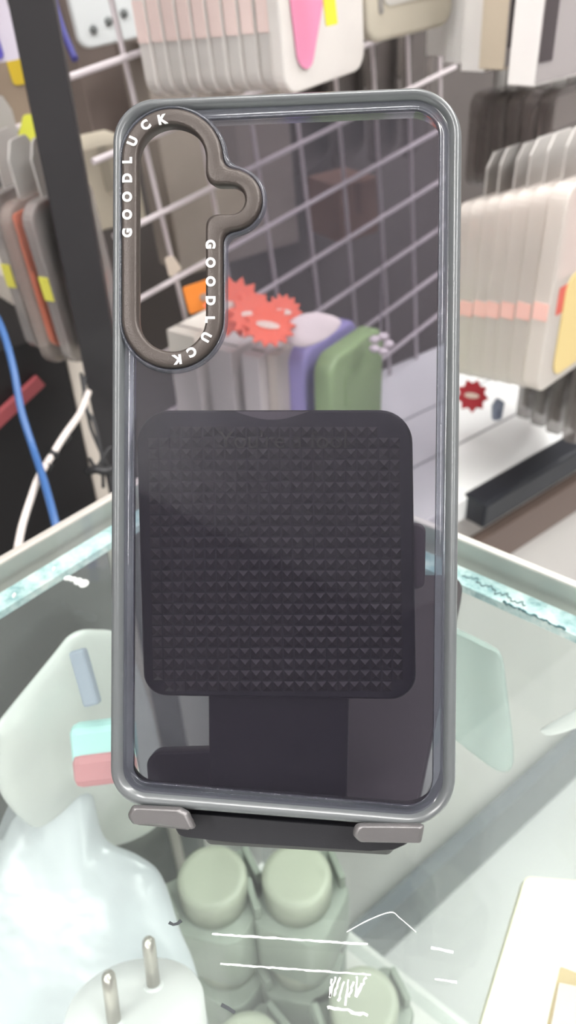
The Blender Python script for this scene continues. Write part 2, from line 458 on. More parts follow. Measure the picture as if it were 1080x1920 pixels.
for poly, rr, arm in (([(236, 1532), (245, 1514), (336, 1518), (352, 1527), (366, 1557), (300, 1552), (246, 1547)], [10, 8, 12, 10, 3, 20, 10],
                       [(254, 1536), (346, 1541), (360, 1557), (300, 1552), (256, 1547)]),
                      ([(659, 1566), (668, 1549), (762, 1549), (797, 1551), (791, 1583), (672, 1581)], [12, 12, 18, 4, 4, 12],
                       [(672, 1566), (780, 1574), (780, 1581), (676, 1579)])):
    hk = slab(poly, 4.2, 1.4, rr, 'holding_hook', hook_m, .0011)
    props(hk, 'grey holding hook')
    slab(arm, 1.6, -12, 3, 'hook_arm', hook_m, .0004, hk)
# foot plate lying on the glass
q = rpoly([(380, 1560), (730, 1580), (780, 1530), (873, 1076), (420, 1076), (400, 1300)], [14, 14, 30, 26, 26, 30], 8)
b0 = [PZ(x, y, GL + .006) for x, y in q]; ct = sum(b0, V()) / len(b0)
sc = lambda p, m: p + (ct - p).normalized() * m
mb = MB(); mb.rings([[sc(p, .0008) + Z * -.0058 for p in b0], [p + Z * -.005 for p in b0], [p + Z * -.0008 for p in b0], [sc(p, .0008) for p in b0]])
foot = part(mb, 'foot_plate', pr('foot_brown_black', (.035, .031, .033), .5), stand)

# ================================================================== INSIDE THE COUNTER
def lump(name, label, cat, out, d, thick, mat, seed=1, amp=.12, freq=3.0, group=None, tiltd=0, kind=None, on=None):
    """soft closed body with the given outline; rounded towards and away from the viewer"""
    n = len(out); P = [PD(x, y, d + (tiltd * (y - out[0][1]) / 1000)) for x, y in out]
    nrm = -FW
    if on: P = [PPL(x, y, on[0], on[1]) for x, y in out]; nrm = on[1]
    ct = sum(P, V()) / n
    rnd = random.Random(seed); ph = [rnd.uniform(0, 6.28) for _ in range(8)]
    def wob(p): 
        q = (p - ct) * (freq / .05)
        return (math.sin(q.x * 1.1 + q.z * .6 + ph[0]) + .7 * math.sin(q.x * 2.3 - q.y * 1.7 + ph[1]) + .5 * math.sin(q.z * 3.1 + q.x * .8 + ph[2]) + .3 * math.sin(q.x * 5.2 + q.y * 3.3 + ph[3]))
    mb = MB(); rs = []
    for s, sg in [(.02, 1), (.2, 1), (.38, 1), (.55, 1), (.7, 1), (.82, 1), (.91, 1), (.97, 1), (1, 0), (.97, -1), (.85, -1), (.6, -1), (.3, -1), (.02, -1)]:
        row = []
        for p in P:
            b = ct + (p - ct) * s; hgt = math.sqrt(max(0, 1 - s ** 2.6)) * thick
            row.append(b + nrm * (sg * hgt * (.75 if sg > 0 else .5) + (wob(b) * thick * amp * (1 - s ** 6) if sg > 0 else 0)))
        rs.append(row)
    mb.rings(rs)
    lo = min(v.z for v in mb.v)
    for v in mb.v:                                        # stays inside the counter's panes
        if kind is None and cat != 'paper':
            a, b = (v - CA).dot(e1), (v - CA).dot(e2)
            if a > -.016: v -= e1 * (a + .016)
            if b < .016: v += e2 * (.016 - b)
            v.z = min(max(v.z, SH + .002), GL - .016)
    lo = min(v.z for v in mb.v)
    o = mb.build(name, mat, None, V((ct.x, ct.y, lo)))
    m = o.modifiers.new('soft', 'SUBSURF'); m.levels = 1; m.render_levels = 2
    return props(o, label, cat, group, kind)
def dense(pts, k=4):
    c = pts + [pts[0]]; o = [(p.x, p.y) for p in spline([V((x, y, 0)) for x, y in c], k)]; return o[:-1]
bag_m = clear('white_bag_film', (.9, .93, .93), (.66, .69, .66), .93, rough=.25, bump=.3, bscale=45, body_rough=.35)
lump('plastic_bag', 'bulging white plastic bag peaking behind the case at the left, inside the counter', 'bag',
     dense([(-10, 1360), (95, 1232), (135, 1186), (180, 1178), (232, 1196), (280, 1320), (310, 1480), (292, 1550), (190, 1590), (70, 1560), (-6, 1480)]), .395, .013, bag_m, 3, .10, on=(CA + e2 * .018, e2))
lump('plastic_bag', 'flat bluish white plastic bag lying lowest at the left, under the plug', 'bag',
     dense([(-90, 1395), (50, 1385), (140, 1405), (172, 1480), (196, 1570), (255, 1600), (304, 1640), (338, 1740), (372, 1830), (385, 1990), (200, 2060), (-80, 2020), (-120, 1750)]), .335, .012,
     clear('blue_white_film', (.9, .93, .95), (.58, .62, .65), .93, rough=.22, bump=.5, bscale=30, body_rough=.3), 9, .06, 1.6, on=(PD(150, 1750, .328), (-FW + Z * .18).normalized()))
def pbox(name, label, cat, px, py, d, hx, hy, hz, yaw, mat, group=None, pitch=0, roll=0, bev=.001, fc=None):
    """a small box-like thing centred at a spot on the ray"""
    c = PD(px, py, d); o = MB().box((0, 0, 0), (hx, hy, hz)).build(name, mat, None, None, bev)
    o.location = c; o.rotation_euler = (math.radians(pitch), math.radians(roll), math.radians(yaw))
    return props(o, label, cat, group)
pbox('pouch', 'pale teal pouch just left of the phone case, between the white bags', 'pouch', 196, 1392, .288, .0115, .005, .008, 5, pr('teal', (.42, .72, .70), .4), pitch=-35, bev=.003)
pbox('pouch', 'dull red pouch below the pale teal pouch, between the white bags', 'pouch', 198, 1436, .286, .011, .005, .006, 5, pr('dull_red', (.50, .20, .22), .45), pitch=-35, bev=.003)
pbox('cable_tie', 'short blue grey strip lying on the bulging white bag', 'strip', 160, 1270, .278, .003, .002, .010, 0, pr('blue_grey', (.30, .35, .43), .5), pitch=-35, roll=-16, bev=.001)

# plug adapters: a rounded wedge body with a round socket collar on top
ad_m = pr('adapter_pale', (.27, .31, .26), .38, noise=.05, nscale=30)
cap_m = pr('adapter_cap', (.40, .43, .34), .4)
def wedge(n=28):
    return rpoly([(-.0285, -.010), (.0, -.035), (.0285, -.010), (.0285, .021), (-.0285, .021)], [.006, .012, .007, .006, .006], 7)
ad = thing('plug_adapter', '', 'plug adapter', (0, 0, 0), 'pale plug adapters stacked in the counter')
mb = MB(); w0 = wedge()
mb.rings([[V((x * s, y * s, z)) for x, y in w0] for s, z in ((.97, 0), (1, .002), (1, .044), (.97, .046), (.5, .046), (.05, .046))], smooth=True)
mb.build('body', ad_m, ad, bevel=.0006)
mb = MB(); mb.lathe([(.0198, .0455), (.0198, .064), (.0188, .066), (.0150, .0662), (.0140, .0660), (.0003, .0660)], n=48)
mb.build('socket_collar', cap_m, ad)
mb = MB(); mb.lathe([(.0030, 0), (.0030, .0012), (.0022, .0016), (.0004, .0016)], (.018, -.0235, .016), 14, (V((.83, .56, 0)), Z, V((.52, -.85, 0))))
mb.build('screw', pr('screw_grey', (.22, .23, .22), .5), ad)
for sx in (-1, 1): MB().box((sx * .0255, .004, .051), (.0020, .010, .006)).build('side_clip', ad_m, ad, bevel=.0008)
cols = [(PZ(398, 1584, SH + .1345), 25), (PZ(592, 1545, SH + .1345), 18)]
adl = [
    (cols[0][0], SH + .0672, 25, 'upper plug adapter of the stack touching the white bag, round collar showing under the stand'),
    (cols[0][0] + V((.002, -.002, 0)), SH, 12, 'lower plug adapter of the stack touching the white bag'),
    (cols[1][0], SH + .0672, 18, 'upper plug adapter of the stack right behind the stand, away from the bag'),
    (cols[1][0] + V((-.001, -.003, 0)), SH, 30, 'lower plug adapter of the stack away from the bag'),
    (PZ(684, 1835, SH + .062), SH, 20, 'single plug adapter in front of both stacks, behind the white smear on the glass'),
    (PZ(470, 1915, SH + .066), SH, 40, 'single plug adapter nearest the white round plug, at the bottom edge'),
]
for i, (p, z, rz, lb) in enumerate(adl):
    p = p - e1 * (.024 if i in (2, 3) else .009) + e2 * (.007 if i in (0, 1) else .006)
    o_k = .93
    o = ad if i == 0 else copy_tree(ad)
    o.scale = (.93, .93, .93); o.location = (p.x, p.y, SH + (z - SH) * .93 + .0004); o.rotation_euler.z = math.radians(rz); o['label'] = lb

# round two-pin plug, pins up
PA = V((-.03, math.sin(math.radians(27)), math.cos(math.radians(27)))).normalized()
for dd in [.20 + .001 * k for k in range(90)]:
    pa = PD(288, 1848, dd); pb = PPL(214, 1916, pa, PA)
    if (pb - pa).length >= .019: break
pc = (pa + pb) / 2
plug = thing('power_plug', 'white round plug lying face up with two bare metal pins', 'plug', pc - PA * .034)
PY = PA.cross((pb - pa).normalized()); plug.rotation_euler = Matrix(((pb - pa).normalized(), PY, PA)).transposed().to_euler(); pdir = V((1, 0, 0))
plw = pr('plug_white', (.84, .84, .84), .35)
mb = MB(); mb.lathe([(.010, 0), (.018, .002), (.0225, .012), (.0240, .022), (.0240, .032), (.0232, .0338), (.010, .034), (.0003, .034)], n=48)
bd = mb.build('body', plw, plug)
side = V((-pdir.y, pdir.x, 0))
for s in (-1, 1): MB().box(side * (.0225 * s) + Z * .025, (.0035, .0026, .007), (pdir, side, Z)).build('earth_clip', pr('clip_grey', (.55, .55, .55), .3, metal=.6), plug, bevel=.0005)
hl = (pb - pa).length / 2
for s in (-1, 1):
    mb = MB(); mb.lathe([(.0024, .0335), (.0024, .0500), (.0022, .0515), (.0014, .0526), (.0003, .0529)], pdir * (s * hl), 20)
    mb.build('pin', pr('pin_steel', (.62, .58, .52), .28, metal=.9), plug)
    mb = MB(); mb.lathe([(.0036, .0336), (.0034, .0346), (.0025, .0348)], pdir * (s * hl), 20); mb.build('pin_collar', plw, plug)


# cream carton in the lower right corner with an open window
def quadplate(name, label, cat, poly, d, thick, mat, group=None, r=6, rootless=True, nrm=None, bev=.0006):
    pl = rpoly(poly, r, 6); nn = nrm or -FW
    q0 = PD(*[sum(c) / len(poly) for c in zip(*poly)], d)
    ps = [PPL(x, y, q0, nn) for x, y in pl]
    mb = MB(); mb.rings([ps, [p - nn.normalized() * thick for p in ps]], smooth=False)
    lo = min(mb.v, key=lambda v: v.z)
    o = mb.build(name, mat, None, V((q0.x, q0.y, lo.z)), bev)
    return props(o, label, cat, group)
crt_n = (V((-.15, -.45, 1))).normalized()
carton = quadplate('carton', 'cream carton in the bottom right corner with a tan window and a lavender spot', 'carton',
                   [(985, 1642), (1086, 1650), (1086, 1990), (880, 1990)], .296, .018, pr('cream_card', (.86, .84, .60), .5), r=[14, 6, 6, 6], nrm=crt_n)
cq = PD(1009.25, 1818, .296)
def on_carton(poly, h0, h1, name, mat, r=3):
    ps = rpoly(poly, r, 6)
    mb = MB(); mb.rings([[PPL(x, y, cq, crt_n) + crt_n * h for x, y in ps] for h in (h0, h1)], smooth=False)
    return part(mb, name, mat, carton)
on_carton([(990, 1664), (1083, 1668), (1083, 1985), (896, 1985)], -.001, .0006, 'front_face', pr('carton_white', (.80, .80, .71), .4))
on_carton([(1050, 1812), (1083, 1825), (1083, 1986), (1010, 1986)], -.001, .0012, 'window', pr('tan_card', (.45, .33, .15), .6))
on_carton([(1047, 1842), (1082, 1850), (1082, 1984), (1020, 1984)], .0005, .0030, 'insert', pr('insert_cream', (.62, .52, .44), .5))
on_carton([(962, 1930), (985, 1905), (1000, 1898), (1020, 1925), (1010, 1990), (955, 1990)], 0, .0011, 'printed_spot', pr('lavender_ink', (.48, .46, .72), .5), 10)

green_m = clear('green_film', (.80, .90, .87), (.60, .70, .67), .5, rough=.15, bump=.5, bscale=40)
lump('green_piece', 'translucent pale green piece inside the counter at the right edge of the case', 'piece',
     dense([(800, 1085), (868, 1088), (910, 1104), (935, 1180), (952, 1300), (964, 1425), (940, 1448), (885, 1412), (840, 1380), (800, 1390)]), .345, .004, green_m, 5, .3, 4, on=(CA - e1 * .024, -e1))  # pale green see-through sheet along the end pane
lump('shelf_edge_lump', 'white shelf edge lump at the right edge, just above the dark kick strip', 'paper', dense([(1012, 1368), (1060, 1340), (1100, 1324), (1110, 1350), (1060, 1372), (1025, 1378)]), .375, .003, pr('edge_white', (.82, .85, .83), .6), 6, .2, on=(CA - e1 * .022, -e1))  # white streak of the metal shelf edge, modelled as a lump

# ================================================================== DISPLAY WALL
steel_m = pr('post_black', (.022, .020, .022), .5, noise=.15, nscale=30)
wire_m = pr('wire_white', (.66, .60, .62), .4)
lean = math.radians(7.5)
UG, NG = dirs(47)
GU = UG * math.cos(lean) + Z * math.sin(lean); GV = Z * math.cos(lean) - UG * math.sin(lean)
g0 = PN(290, 350, BG)
G = .0575
def gp(s, t): return g0 + GU * s + GV * t
hz0 = (PN(180, 445, BG) - g0).dot(GV)
gridroot = thing('wire_grid', 'white wire display grid hanging behind the black post', 'grid', gp(3 * G, hz0 - .33))
HS = .0545
for i in range(0, 8):
    part(MB().tube([gp(i * G, hz0 - .32), gp(i * G, hz0 + .40)], .0021, 8), 'wire', wire_m, gridroot)
for j in range(-5, 7):
    part(MB().tube([gp(-.052, hz0 + j * HS) + NG * .0043, gp(7.4 * G, hz0 + j * HS) + NG * .0043], .0024, 8), 'wire', wire_m, gridroot)

# black post
pt, pm, pbm = PD(60, 0, .50), None, None
p0 = PD(147, 450, .50); PT = Z
pu = V((1, .15, 0)).normalized(); pv = V((-pu.y, pu.x, 0))
h_dn = -(p0.z - .0) / PT.z
mb = MB()
pa_, pb_ = p0 + PT * h_dn, p0 + PT * 1.5
mb.box((pa_ + pb_) / 2, (.0118, .011, (pb_ - pa_).length / 2), (pu, pv, PT))
post = mb.build('metal_post', steel_m, None, V((pa_.x, pa_.y, 0)), .001)
props(post, 'thick black upright metal post at the left', 'post')

# white wall counter with black nosing
BE = PZ(880, 940, .70).dot(N)
nz0, nz1 = PZ(884, 935, .70), PZ(1062, 832, .70)
nd = (nz1 - nz0).normalized(); nn_ = V((nd.y, -nd.x, 0)); NAX = (nd, nn_, Z)
wc = thing('wall_counter', 'low white counter with a black edge strip, running along the display wall', 'counter', V((nz0.x, nz0.y, 0)))
def nbox(a0, a1, b0, b1, z0, z1): return MB().box(nz0 + nd * ((a0 + a1) / 2) + nn_ * ((b0 + b1) / 2) + Z * ((z0 + z1) / 2 - .70), ((a1 - a0) / 2, (b1 - b0) / 2, (z1 - z0) / 2), NAX)
WL = -.232
wt = pr('counter_white', (.86, .87, .87), .4)
part(nbox(WL, .62, -.26, -.004, .675, .70), 'counter_top', wt, wc, .002)
part(nbox(-.001, .232, -.010, .018, .674, .7018), 'edge_strip', pr('strip_navy_black', (.014, .016, .022), .4), wc, .003)
part(nbox(.232, .26, -.02, .012, .685, .7035), 'corner_cap', pr('corner_black', (.012, .013, .015), .5), wc, .003)
part(nbox(WL, .62, -.24, -.012, 0, .672), 'base', pr('base_pale', (.66, .64, .61), .6), wc)
part(nbox(WL, .62, -.010, .002, .595, .64), 'front_band', pr('band_brown', (.16, .115, .095), .5), wc)  # brown band along the counter front
f0, f1 = PZ(800, 1740, 0), PZ(1090, 1432, 0)
kb_ = ((f0 - nz0).dot(nn_) + (f1 - nz0).dot(nn_)) / 2
props(part(nbox(WL, .62, kb_ - .02, kb_, .0005, .105), 'kick_strip', pr('kick_blue_grey', (.05, .062, .085), .5, noise=.2, nscale=20), wc), 'dark blue grey kick strip')
for yb in (-.075, -.15):
    part(nbox(-.3, .5, yb - .0015, yb + .0015, .7, .7004), 'seam', pr('seam_grey', (.33, .33, .34), .6), wc)

# black box added to fill the dark void below the cable rack, and a pale panel next to the post
bk = BG - .03
q0, q1 = PN(-140, 800, bk), PN(150, 800, bk)
ztop = PN(60, 640, bk).z
void_box = thing('dark_void_box', 'black box filling the dark void behind the left edge of the glass counter', 'dark fill', W((q0.dot(U) + q1.dot(U)) / 2, bk, 0))
dk = pr('void_black', (.010, .009, .010), .6)
part(wbox(q0.dot(U) - .2, q1.dot(U), BW + .02, bk, 0, ztop), 'body', dk, void_box)
r0, r1 = PN(-30, 812, bk + .004), PN(76, 712, bk + .004)
rdv = (r1 - r0).normalized(); rv = rdv.cross(N).normalized()
part(MB().box((r0 + r1) / 2, ((r1 - r0).length / 2, .0055, .003), (rdv, rv, N)), 'red_strip', pr('strip_red', (.34, .07, .08), .5), void_box, .001)
p_l, p_r = PN(128, 800, bk + .003).dot(U), PN(232, 800, bk + .003).dot(U)
panel = wbox(q1.dot(U) + .002, p_r, BW + .02, bk - .002, 0, PN(150, 560, bk).z).build('side_panel', pr('panel_cream', (.66, .60, .53), .6, noise=.05, nscale=20), None, W(p_l, bk - .1, 0))
props(panel, 'cream upright panel showing between the dark void and the post', 'panel')

def cable(name, label, pts, r, mat, cat='cable', k=6):
    P = spline([PD(x, y, d) for x, y, d in pts], k); mb = MB().tube(P, r, 8)
    lo = min(P, key=lambda v: v.z)
    return props(mb.build(name, mat, None, lo), label, cat)
blue_m = pr('cable_blue', (.035, .10, .26), .45); wh_m = pr('cable_white', (.62, .56, .53), .4); bl_m = pr('cable_black', (.014, .014, .016), .5)
cable('power_cable', 'thick blue cable hanging down the dark corner into the counter edge', [(-25, 560, .47), (5, 620, .46), (25, 690, .45), (40, 770, .445), (62, 840, .44), (82, 900, .42), (105, 985, .40), (120, 1060, .40)], .0022, blue_m)
cable('white_cable', 'white cable curving up from the counter edge with black joints', [(33, 1030, .40), (42, 985, .41), (58, 935, .42), (75, 890, .43), (100, 850, .45), (122, 815, .46), (150, 775, .48), (166, 735, .50)], .0021, wh_m)
def collar(a, b, d):
    return [(a[0], a[1], d), (b[0], b[1], d)]
for a, b, d in (((86, 878), (92, 868), .44), ((98, 856), (104, 846), .448), ((116, 829), (127, 815), .463)):
    o = cable('cable_joint', 'black joint on the white curving cable, %s' % ('lowest one' if a[0] == 86 else 'middle one' if a[0] == 98 else 'topmost one'), collar(a, b, d), .0028, bl_m, 'cable joint', 2)
    o['group'] = 'black joints of the white cable'
for i, (pts, lb) in enumerate(((
    [(152, 700, .535), (160, 750, .53), (170, 800, .53), (186, 840, .53), (203, 880, .53), (214, 930, .53)], 'black cord hanging in front of the cream panel, longest of the tangle'),
    ([(160, 705, .53), (158, 760, .525), (176, 790, .525), (190, 850, .525), (194, 915, .525)], 'black cord looping left in front of the cream panel'),
    ([(164, 884, .52), (180, 880, .515), (196, 884, .515), (215, 878, .52)], 'short black cord bundle tied across the cream panel'),
    ([(168, 860, .525), (182, 875, .52), (205, 840, .522), (216, 850, .525)], 'thin black cord end curling above the tied bundle'))):
    o = cable('thin_cable', lb, pts, .0012 if i != 2 else .0028, bl_m, 'cable'); o['group'] = 'tangled black cords'

# ------------------------------------------------------------------ hanging goods
pouch_m = clear('clear_pouch', (.95, .94, .93), (.98, .94, .91), .92, trans=.3, rough=.12, bump=.3, bscale=60)
grey_pouch_m = clear('grey_pouch', (.86, .85, .84), (.22, .19, .18), .45, rough=.12, bump=.3, bscale=60)
white_card = pr('card_white', (.78, .74, .72), .5); cream_m = pr('card_cream', (.70, .65, .56), .5)
def plate2d(pl, y0, y1, bev=.0):
    mb = MB(); mb.rings([[V((x, y0, z)) for x, z in pl], [V((x, y1, z)) for x, z in pl]], smooth=False); return mb
def rrect(x0, z0, x1, z1, r, k=5): return rpoly([(x0, z0), (x1, z0), (x1, z1), (x0, z1)], r, k)
def make_pack(kind, w, h, t, film, card, shell, label, cat, group, name='hanging_case_pack'):
    """hangs from its top; x along its width, y its thickness, z down from 0"""
    o = thing(name, label, cat, (0, 0, 0), group)
    plate2d(rrect(-w / 2, -h, w / 2, -.028, .012), -t / 2, t / 2).build('pouch', film, o, bevel=.0015)
    plate2d(rrect(-w / 2 + .006, -h * .52, w / 2 - .006, -.034, .003), -t / 2 + .0010, -t / 2 + .0022).build('header_card', card, o)
    sh = rrect(-w / 2 + .010, -h + .008, w / 2 - .010, -h * .1 - .03, .010)
    shb = plate2d(sh, -t / 2 + .0025, t / 2 - .0015).build('case_shell', shell, o, bevel=.001)
    cutl = rrect(-w / 2 + .016, -h * .42, -w / 2 + .038, -h * .2 - .02, .008)
    plate2d(cutl, t / 2 - .0016, t / 2 - .0011).build('camera_cutout', pr('cutout_dark', (.12, .11, .11), .5), shb)
    tw = min(.022, w * .2); tab = rpoly([(-tw, -.03), (tw, -.03), (tw, -.006), (tw * .55, .004), (-tw * .55, .004), (-tw, -.006)], .003, 4)
    plate2d(tab, -.0008, .0008).build('hang_tab', pr('tab_clear_grey', (.52, .50, .48), .3), o)
    return o
def spine_label(o, w, t, z0, z1, mat, name='spine_label'):
    MB().box((-w / 2 - .0002, 0, (z0 + z1) / 2), (.0004, t * .42, (z1 - z0) / 2)).build(name, mat, o)
def face(nvec, lean=0, along=None):
    """rotation with local -y along nvec (the face), z up, leaning in its own plane"""
    y = -nvec.normalized(); x = y.cross(Z).normalized()
    M = Matrix((x, y, Z)).transposed()
    return M @ Matrix.Rotation(-lean, 3, 'Y')
def row(proto, pA, pB, k, yawdeg, lean, labels, jit=.0):
    """hang k copies between two points; the left bottom corner of each sits on the line"""
    nv = V((math.sin(math.radians(yawdeg)), -math.cos(math.radians(yawdeg)), 0))
    out = []
    for i in range(k):
        o = proto if i == 0 else copy_tree(proto)
        R = face(nv, lean + random.uniform(-jit, jit)); o.rotation_euler = R.to_euler()
        w, h = proto['_w'], proto['_h']
        p = pA.lerp(pB, i / max(1, k - 1))
        o.location = p - R @ V((-w / 2, 0, -h)); o['label'] = labels(i, k)
        out.append(o)
    return out
def dims(o, w, h): o['_w'] = w; o['_h'] = h; return o
ORD = ['rearmost', 'second', 'third', 'fourth', 'fifth', 'sixth', 'seventh', 'eighth', 'ninth', 'tenth']
def hook(label, p, q, r=.0022, up=.008):
    pts = [p, p.lerp(q, .5), q, q + Z * up + (q - p).normalized() * .004]
    return props(MB().tube(spline(pts, 4), r, 8).build('display_hook', wire_m, None, p), label, 'hook', 'display hooks')

# clear packs with reddish prints, top middle
red_shell = clear('red_tint_shell', (.9, .78, .76), (.66, .30, .27), .40, rough=.2)
pk = dims(make_pack('a', .100, .190, .0112, pouch_m, pr('card_rosy', (.80, .36, .31), .5, noise=.5, nscale=22), clear('milky_shell', (.92, .88, .87), (.98, .92, .89), .82, trans=.4, rough=.2),
          '', 'phone case pack', 'clear case packs with reddish cards above the phone case'), .100, .190)
spine_label(pk, .100, .0112, -.19 + .034, -.19 + .058, pr('label_salmon', (.90, .72, .68), .5))
spine_label(pk, .100, .0112, -.19 + .082, -.19 + .112, pr('label_coral', (.86, .52, .46), .5))
A0, A1 = PD(288, 186, .555), PD(506, 176, .51)
row(pk, A0, A1, 9, 52, .07, lambda i, k: 'clear pack with reddish card above the phone case, ' + ('rearmost and leftmost' if i == 0 else 'foremost, against the pink pack' if i == k - 1 else '%s from the left end' % ORD[i]))
pink = make_pack('p', .088, .200, .010, pouch_m, white_card, clear('milky_shell2', (.92, .9, .89), (.90, .86, .84), .6, trans=.4, rough=.2), 'clear pack with a pink heart-like insert, frontmost on the hook above the phone case', 'phone case pack', None)
blob = rpoly([(-.036, -.05), (-.010, -.03), (.014, -.05), (.016, -.10), (-.002, -.155), (-.018, -.19), (-.031, -.185), (-.038, -.11)], .016, 6)
plate2d(blob, -.0062, -.0054).build('pink_insert', pr('pink_print', (.74, .26, .42), .5), pink)
nv = V((math.sin(math.radians(50)), -math.cos(math.radians(50)), 0)); R = face(nv, .07); pink.rotation_euler = R.to_euler()
pink.location = PD(525, 182, .50) - R @ V((-.044, 0, -.200))
hk0 = pink.matrix_basis.to_translation()
# yellow strip, cream case box, white boxes
def local_thing(name, label, cat, group, anchor_px, d, corner, yawdeg, lean):
    """returns an Empty placed so that the local point 'corner' lands on the ray"""
    nv = V((math.sin(math.radians(yawdeg)), -math.cos(math.radians(yawdeg)), 0)); R = face(nv, lean)
    o = thing(name, label, cat, (0, 0, 0), group); o.rotation_euler = R.to_euler()
    o.location = PD(*anchor_px, d) - R @ V(corner); return o
ys = local_thing('price_strip', 'narrow yellow strip hanging beside the pink pack at the top edge', 'tag', None, (612, 50), .47, (0, 0, 0), 20, .12)
plate2d(rrect(0, 0, .0075, .05, .001), 0, .0012).build('strip', pr('yellow_card', (.72, .66, .05), .5), ys)
cb = local_thing('hanging_case_box', 'cream rounded case box hanging at the top between the pink pack and the white boxes', 'phone case pack', None, (682, 84), .60, (-.039, 0, -.19), 28, .10)
plate2d(rrect(-.04, -.19, .04, -.02, .012), -.007, .007).build('shell', pr('case_cream', (.62, .57, .47), .35), cb, bevel=.003)
plate2d(rrect(-.024, -.168, .03, -.03, .006), -.0078, -.0068).build('window', pr('window_pale', (.66, .64, .60), .25), cb)
plate2d(rrect(-.029, -.172, -.0245, -.03, .002), -.0076, -.0068).build('printed_line', pr('grey_line', (.33, .31, .29), .4), cb)
plate2d(rrect(-.015, -.022, .015, .004, .005), -.001, .001).build('hang_tab', pr('tab_clear_grey', (.52, .50, .48), .3), cb)
def white_box():
    o = thing('hanging_white_box', '', 'retail box', (0, 0, 0), 'white retail boxes at the upper right')
    MB().box((0, 0, -.105), (.046, .0105, .085)).build('body', pr('box_white', (.86, .84, .82), .45), o, bevel=.0008)
    plate2d(rrect(-.0455, -.188, .0455, -.022, .001), -.0114, -.0106).build('front_sheet', pr('box_front_grey', (.36, .33, .33), .3), o)
    plate2d(rrect(-.0455, -.176, -.028, -.022, .001), -.0119, -.0113).build('dark_band', pr('box_band_dark', (.060, .048, .052), .4), o)
    plate2d(rrect(-.018, -.022, .018, .006, .005), -.001, .001).build('hang_tab', pr('tab_clear_grey', (.52, .50, .48), .3), o)
    return o
wb = white_box()
WB = [((1001, 163), .54, 44, -.0, 'white retail box at the upper right, nearest one with a grey front and dark band'),
      ((944, 132), .585, 46, .03, 'beige edged retail box second behind the grey fronted box'),
      ((908, 136), .61, 47, .03, 'bright white retail box spine left of the beige edged one'),
      ((873, 120), .64, 47, .03, 'dull white retail box spine, second from the cream case box'),
      ((838, 106), .67, 47, .03, 'dull white retail box spine closest to the cream case box')]
for i, (px, d, yw, ln, lb) in enumerate(WB):
    o = wb if i == 0 else copy_tree(wb)
    nv = V((math.sin(math.radians(yw)), -math.cos(math.radians(yw)), 0)); R = face(nv, ln)
    o.rotation_euler = R.to_euler(); o.location = PD(*px, d) - R @ V((-.046, -.0105, -.19)); o['label'] = lb
    if i == 1: 
        for ch in o.children:
            if ch.name.startswith('body'): ch.data = ch.data.copy(); ch.data.materials[0] = pr('box_beige', (.62, .54, .42), .5)

# right: brownish clear packs above, whitish ones below, grey ones at the edge
gp_shell = clear('smoky_shell', (.70, .67, .66), (.30, .27, .26), .45, rough=.15)
g1 = dims(make_pack('g', .098, .106, .012, grey_pouch_m, pr('card_taupe', (.30, .26, .25), .5), gp_shell, '', 'phone case pack', 'smoky case packs hanging at the right'), .098, .106)
row(g1, PD(880, 352, .74), PD(1003, 380, .62), 6, 46, .03, lambda i, k: 'smoky case pack on the right, ' + ('foremost with its camera cutout showing' if i == k - 1 else 'rearmost, next to the phone case' if i == 0 else '%s from the back of the smoky row' % ORD[i]), .02)
g2 = dims(make_pack('w', .100, .172, .013, clear('pale_pouch', (.96, .94, .92), (.98, .93, .88), .74, trans=.4, rough=.12, bump=.3, bscale=60), pr('card_pinkish', (.70, .50, .47), .5, noise=.35, nscale=30), clear('milky_shell3', (.94, .9, .88), (.94, .87, .80), .6, trans=.4, rough=.2), '', 'phone case pack', 'whitish case packs below the smoky ones'), .100, .172)
for ch in list(g2.children):
    if ch.name.startswith('case_shell'):
        plate2d(rrect(-.040, -.115, -.026, -.095, .002), -.0066, -.0058).build('red_label', pr('label_red', (.62, .12, .09), .5), ch)
spine_label(g2, .100, .013, -.172 + .056, -.172 + .068, pr('label_coral', (.86, .52, .46), .5))
row(g2, PD(842, 706, .70), PD(990, 738, .585), 7, 46, -.01, lambda i, k: 'whitish case pack with small red label, ' + ('foremost with a yellow patch' if i == k - 1 else 'rearmost, partly behind the phone case' if i == 0 else '%s from the back of the whitish row' % ORD[i]), .015)
front = [o for o in SC.objects if o.get('label', '').endswith('foremost with a yellow patch')][0]
plate2d(rrect(-.03, -.165, .02, -.09, .012), -.0074, -.0066).build('yellow_patch', pr('patch_yellow', (.74, .58, .26), .5), front)
g3 = dims(make_pack('e', .098, .185, .012, grey_pouch_m, pr('card_olive', (.36, .34, .20), .5, noise=.4, nscale=30), gp_shell, '', 'phone case pack', 'grey case packs at the right edge'), .098, .185)
row(g3, PD(975, 792, .80), PD(1062, 838, .70), 4, 50, .02, lambda i, k: 'grey case pack with olive card at the right edge, ' + ('foremost' if i == k - 1 else 'rearmost' if i == 0 else '%s from the back' % ORD[i]), .02)
for i, ch in enumerate([c for c in SC.objects if c.get('group') == 'grey case packs at the right edge']):
    plate2d(rrect(-.044, -.10, -.032, -.075, .002), -.0072, -.0064).build('label', pr('label_lime', (.50, .52, .10), .5), ch)
# dark packs behind the grid
g4 = dims(make_pack('d', .090, .180, .012, grey_pouch_m, pr('card_dark', (.07, .06, .06), .5), pr('shell_black', (.03, .03, .032), .35), '', 'phone case pack', 'dark case packs behind the wire grid'), .090, .180)
row(g4, PD(560, 330, .90), PD(760, 300, .98), 4, 66, .08, lambda i, k: 'dark case pack behind the wire grid, ' + ('leftmost, seen through the smoky case' if i == 0 else 'rightmost, beside the top corner of the phone case' if i == k - 1 else '%s from the left' % ORD[i]), .03)

